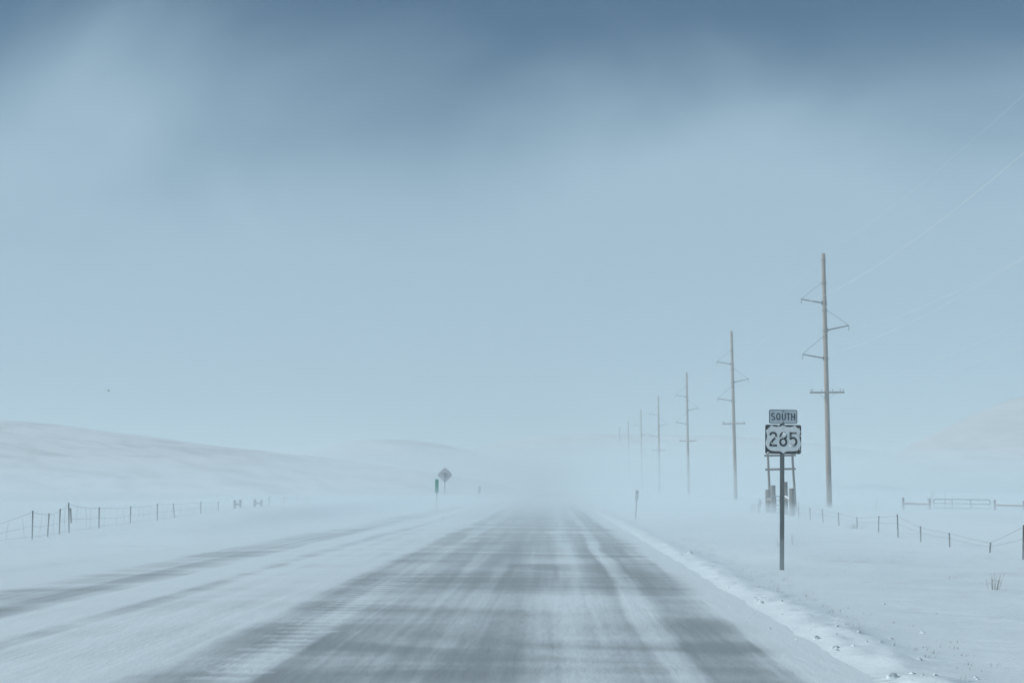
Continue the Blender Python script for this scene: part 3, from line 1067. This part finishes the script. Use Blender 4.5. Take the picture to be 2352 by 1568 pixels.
D = 118.0
x, zt_ = px(1003.5, 1100, D)
_, zb_ = px(1003.5, 1131.5, D)
g = ground_z(x, D)
mm = thing('mile_marker', 'narrow green upright marker panel beside the diamond sign', 'mile marker', (x, D, g))
MB().plate(rrect(-0.118, zb_ - g, 0.118, zt_ - g, 0.03), -0.003, 0.003).build('panel', M_green, mm)
h = zt_ - g - 0.05
MB().box((0.0, 0.024, (h - 0.4) / 2), (0.05, 0.04, h + 0.4)).build('post', M_steel, mm)

D = 190.0
x, zt_ = px(1101, 1117, D)
_, zb_ = px(1101, 1133, D)
g = ground_z(x, D)
fm = thing('marker_panel', 'tiny faint marker panel by the far left road edge', 'marker post', (x, D, g))
MB().plate(rrect(-0.15, zb_ - g, 0.15, zt_ - g, 0.03), -0.003, 0.003).build('panel', M_alu, fm)
MB().box((0, 0.024, (zt_ - g - 0.45) / 2), (0.05, 0.04, zt_ - g + 0.35)).build('post', M_steel, fm)

# ------------------------------------------------------------------ weeds
def weed(label, x, d, n, h, spread, seed, thick=0.006, twig=True):
    rnd = random.Random(seed)
    g = ground_z(x, d)
    root = thing('dry_weed', label, 'weed', (x, d, g), 0, 'dry weeds poking through the snow')
    mb, tw = MB(), MB()
    for i in range(n):
        a = rnd.uniform(0, 2 * math.pi)
        s = spread * rnd.uniform(0.1, 1)
        hh = h * rnd.uniform(0.55, 1.05)
        b0 = Vector((math.cos(a) * s * 0.35, math.sin(a) * s * 0.35, -0.12))
        tip = Vector((math.cos(a) * s + 0.1 * h, math.sin(a) * s, hh))
        mid = b0.lerp(tip, 0.55) + Vector((rnd.uniform(-1, 1) * 0.06 * h, 0, 0.06 * h))
        mb.tube([b0, mid, tip], [thick, thick * 0.75, thick * 0.4], 4)
        if twig:
            for _ in range(rnd.randint(1, 3)):
                t = rnd.uniform(0.4, 0.95)
                p = b0.lerp(mid, t / 0.55) if t < 0.55 else mid.lerp(tip, (t - 0.55) / 0.45)
                e = p + Vector((rnd.uniform(-0.2, 0.2) * h, rnd.uniform(-0.2, 0.2) * h, rnd.uniform(0.08, 0.26) * h))
                tw.tube([p, e], [thick * 0.5, thick * 0.3], 3)
    mb.build('stalks', M_weed, root)
    if twig:
        tw.build('twigs', M_weed, root)
    return root
# (label, pixel x, pixel y of base, depth, stalks, height, spread)
def weed_px(label, x, d, *a):
    weed(label, px(x, 1200, d)[0], d, *a)
weed_px('dry twiggy weed clump in the snow at the lower right', 2280, 30.8, 16, 0.27, 0.2, 1, 0.0032)
weed_px('small forked weed just right of the sign post foot', 1823, 55, 4, 0.36, 0.14, 2, 0.006)
weed_px('thin weed close against the left of the sign post', 1785, 52, 3, 0.24, 0.1, 9, 0.005)
weed_px('weed clump left of the stout timber posts', 1742, 112, 12, 0.85, 0.4, 3, 0.009)
weed_px('lower weed clump farthest left of the timber posts', 1725, 116, 12, 0.6, 0.45, 4, 0.009)
weed_px('lone weed stalk right of the stout timber posts', 1833, 110, 4, 0.7, 0.12, 5, 0.008)
weed_px('thin leaning weed stalk at the left post of the far gate', 2133, 140, 3, 1.75, 0.4, 6, 0.014, False)
weed_px('thin leaning weed stalk behind the far gate bars', 2172, 136, 2, 1.8, 0.35, 7, 0.014, False)
weed_px('low flattened weed patch under the right fence', 1965, 74, 22, 0.22, 0.55, 8, 0.006)
weed_px('lone thin stalk in the field left of the far gate', 2013, 120, 1, 1.0, 0.03, 10, 0.012, False)

# ------------------------------------------------------------------ ploughed snow lumps
def clod_mesh(seed, r):
    import bmesh
    bm = bmesh.new()
    bmesh.ops.create_icosphere(bm, subdivisions=2, radius=r)
    for v in bm.verts:
        f = 1 + 0.45 * mnoise.noise(v.co / r * 1.3 + Vector((seed * 3.7, 0, 0))) + 0.18 * mnoise.noise(v.co / r * 3.5 + Vector((seed, 5, 0)))
        v.co = v.co * f
        v.co.z *= 0.75
    me = bpy.data.meshes.new('snow_clod')
    bm.to_mesh(me)
    bm.free()
    me.materials.append(M_clod)
    return me
big = [(2052, 1556, 0.055, 'largest white snow lump at the bottom edge right of the road'), (1748, 1385, 0.05, 'upright snow lump on the berm midway to the route sign'),
       (1585, 1270, 0.07, 'small snow lump on the far berm nearest the marker post'), (1876, 1466, 0.045, 'rounded snow lump on the berm edge below the route sign'),
       (1918, 1488, 0.045, 'snow lump on the berm right beside the darker hollow'), (1973, 1452, 0.03, 'small loose snow lump right of the berm hollow'),
       (2112, 1515, 0.03, 'small loose snow lump at lower right beyond the berm')]
for i, (x, y, r, lab) in enumerate(big):
    rd = ray(x, y)
    d = -CAM_Z * rd.y / rd.z
    for _ in range(4):
        d = -(CAM_Z - ground_z(rd.x / rd.y * d, d)) * rd.y / rd.z
    X = rd.x / rd.y * d
    o = link_mesh('snow_clod', clod_mesh(i, r), None, (X, d, ground_z(X, d) + r * 0.08), (0, 0, i * 1.3))
    tag(o, lab, 'snow lump', 'snow lumps thrown up by the plough')
rnd = random.Random(12)
cr = MB()
tet = [Vector(v) for v in ((1, 0, 0), (-0.5, 0.87, 0), (-0.5, -0.87, 0), (0, 0, 0.9), (0.3, 0.5, 0.6), (-0.6, 0.1, 0.5))]
tf = [(0, 1, 4), (0, 4, 3), (1, 5, 4), (4, 5, 3), (1, 2, 5), (2, 3, 5), (2, 0, 3), (0, 2, 1)]
for i in range(1000):
    y = 12.5 + 75 * rnd.random() ** 1.7
    if nz(y * 0.55, 21.0) < -0.15 + 0.35 * rnd.random():      # they lie in clusters
        continue
    x = 3.3 + rnd.gauss(0, 0.34) + 0.25 * nz(y * 0.3, 1.0)
    if rnd.random() < 0.25:
        x = 3.3 + rnd.uniform(-0.8, 2.6)
    if x < 2.5:
        continue
    s = 0.006 + 0.036 * rnd.random() ** 4
    q = Matrix.Rotation(rnd.uniform(0, 6.28), 3, 'Z') @ Matrix.Rotation(rnd.uniform(-0.6, 0.6), 3, 'X')
    z = max(ground_z(x, y), road_z(x, y) if x < ROAD_R else -1)
    c = Vector((x, y, z - s * 0.3))
    cr.add([c + q @ (v * s * rnd.uniform(0.7, 1.3)) for v in tet], tf)
o = cr.build('snow_crumbs', M_clod)
tag(o, 'loose snow crumbs scattered along the ploughed berm', 'snow crumbs')
o['kind'] = 'stuff'

# stubble of dead grass showing through along the verge and in the field
rnd = random.Random(31)
st = MB()
def tuft(x, y, n, h, spread):
    for _ in range(n):
        bx_, by_ = x + rnd.gauss(0, spread), y + rnd.gauss(0, spread)
        b0 = Vector((bx_, by_, ground_z(bx_, by_) - 0.02))
        hh = h * rnd.uniform(0.4, 1.1)
        tip = b0 + Vector((hh * rnd.uniform(0.0, 0.8), hh * rnd.uniform(-0.3, 0.3), hh + 0.02))
        w = rnd.uniform(0.0015, 0.0035)
        d = Vector((w, 0, 0))
        e = Vector((0, w, 0))
        st.add([b0 - d, b0 + d, b0 + e, tip], [(0, 1, 3), (1, 2, 3), (2, 0, 3), (0, 2, 1)])
for _ in range(130):
    y = 13 + 45 * rnd.random() ** 1.5
    tuft(3.75 + rnd.gauss(0, 0.22) + 0.012 * (y - 13), y, rnd.randint(3, 9), 0.05, 0.05)
for _ in range(120):
    y = 16 + 60 * rnd.random() ** 1.3
    tuft(4.2 + 9 * rnd.random(), y, rnd.randint(2, 8), 0.045, 0.10)
for _ in range(14):
    y = rnd.uniform(26, 46)
    tuft(rnd.uniform(7.5, 11.5), y, 30, 0.05, 0.22)
o = st.build('dry_stubble', M_weed)
tag(o, 'sparse dead grass stubble showing through the right verge snow', 'stubble')
o['kind'] = 'stuff'

# ------------------------------------------------------------------ bird
D = 110.0
x, z = px(249, 897, D)
bd_ = thing('bird', 'tiny dark bird in the air above the left hillside', 'bird', (x, D, z), R(40))
bd_.scale = (0.7, 0.7, 0.7)
body = MB().tube([(-0.12, 0, 0), (-0.07, 0, 0.0), (0.02, 0, 0.005), (0.08, 0, 0.015), (0.12, 0, 0.015), (0.145, 0, 0.01)], [0.008, 0.025, 0.038, 0.028, 0.022, 0.004], 8)
body.build('body', M_bird, bd_, True)
for s in (-1, 1):
    w_ = MB()
    w_.add([(0.05, 0, 0.02), (-0.04, 0, 0.02), (0.06, s * 0.1, 0.07), (-0.03, s * 0.1, 0.065), (-0.02, s * 0.22, 0.04), (0.05, 0, 0.012), (-0.04, 0, 0.012), (0.06, s * 0.1, 0.062), (-0.03, s * 0.1, 0.057)],
           [(0, 2, 3, 1), (2, 4, 3), (5, 6, 8, 7), (7, 8, 4), (0, 5, 7, 2), (2, 7, 4), (1, 3, 8, 6), (3, 4, 8), (0, 1, 6, 5)])
    w_.build('wing', M_bird, bd_)
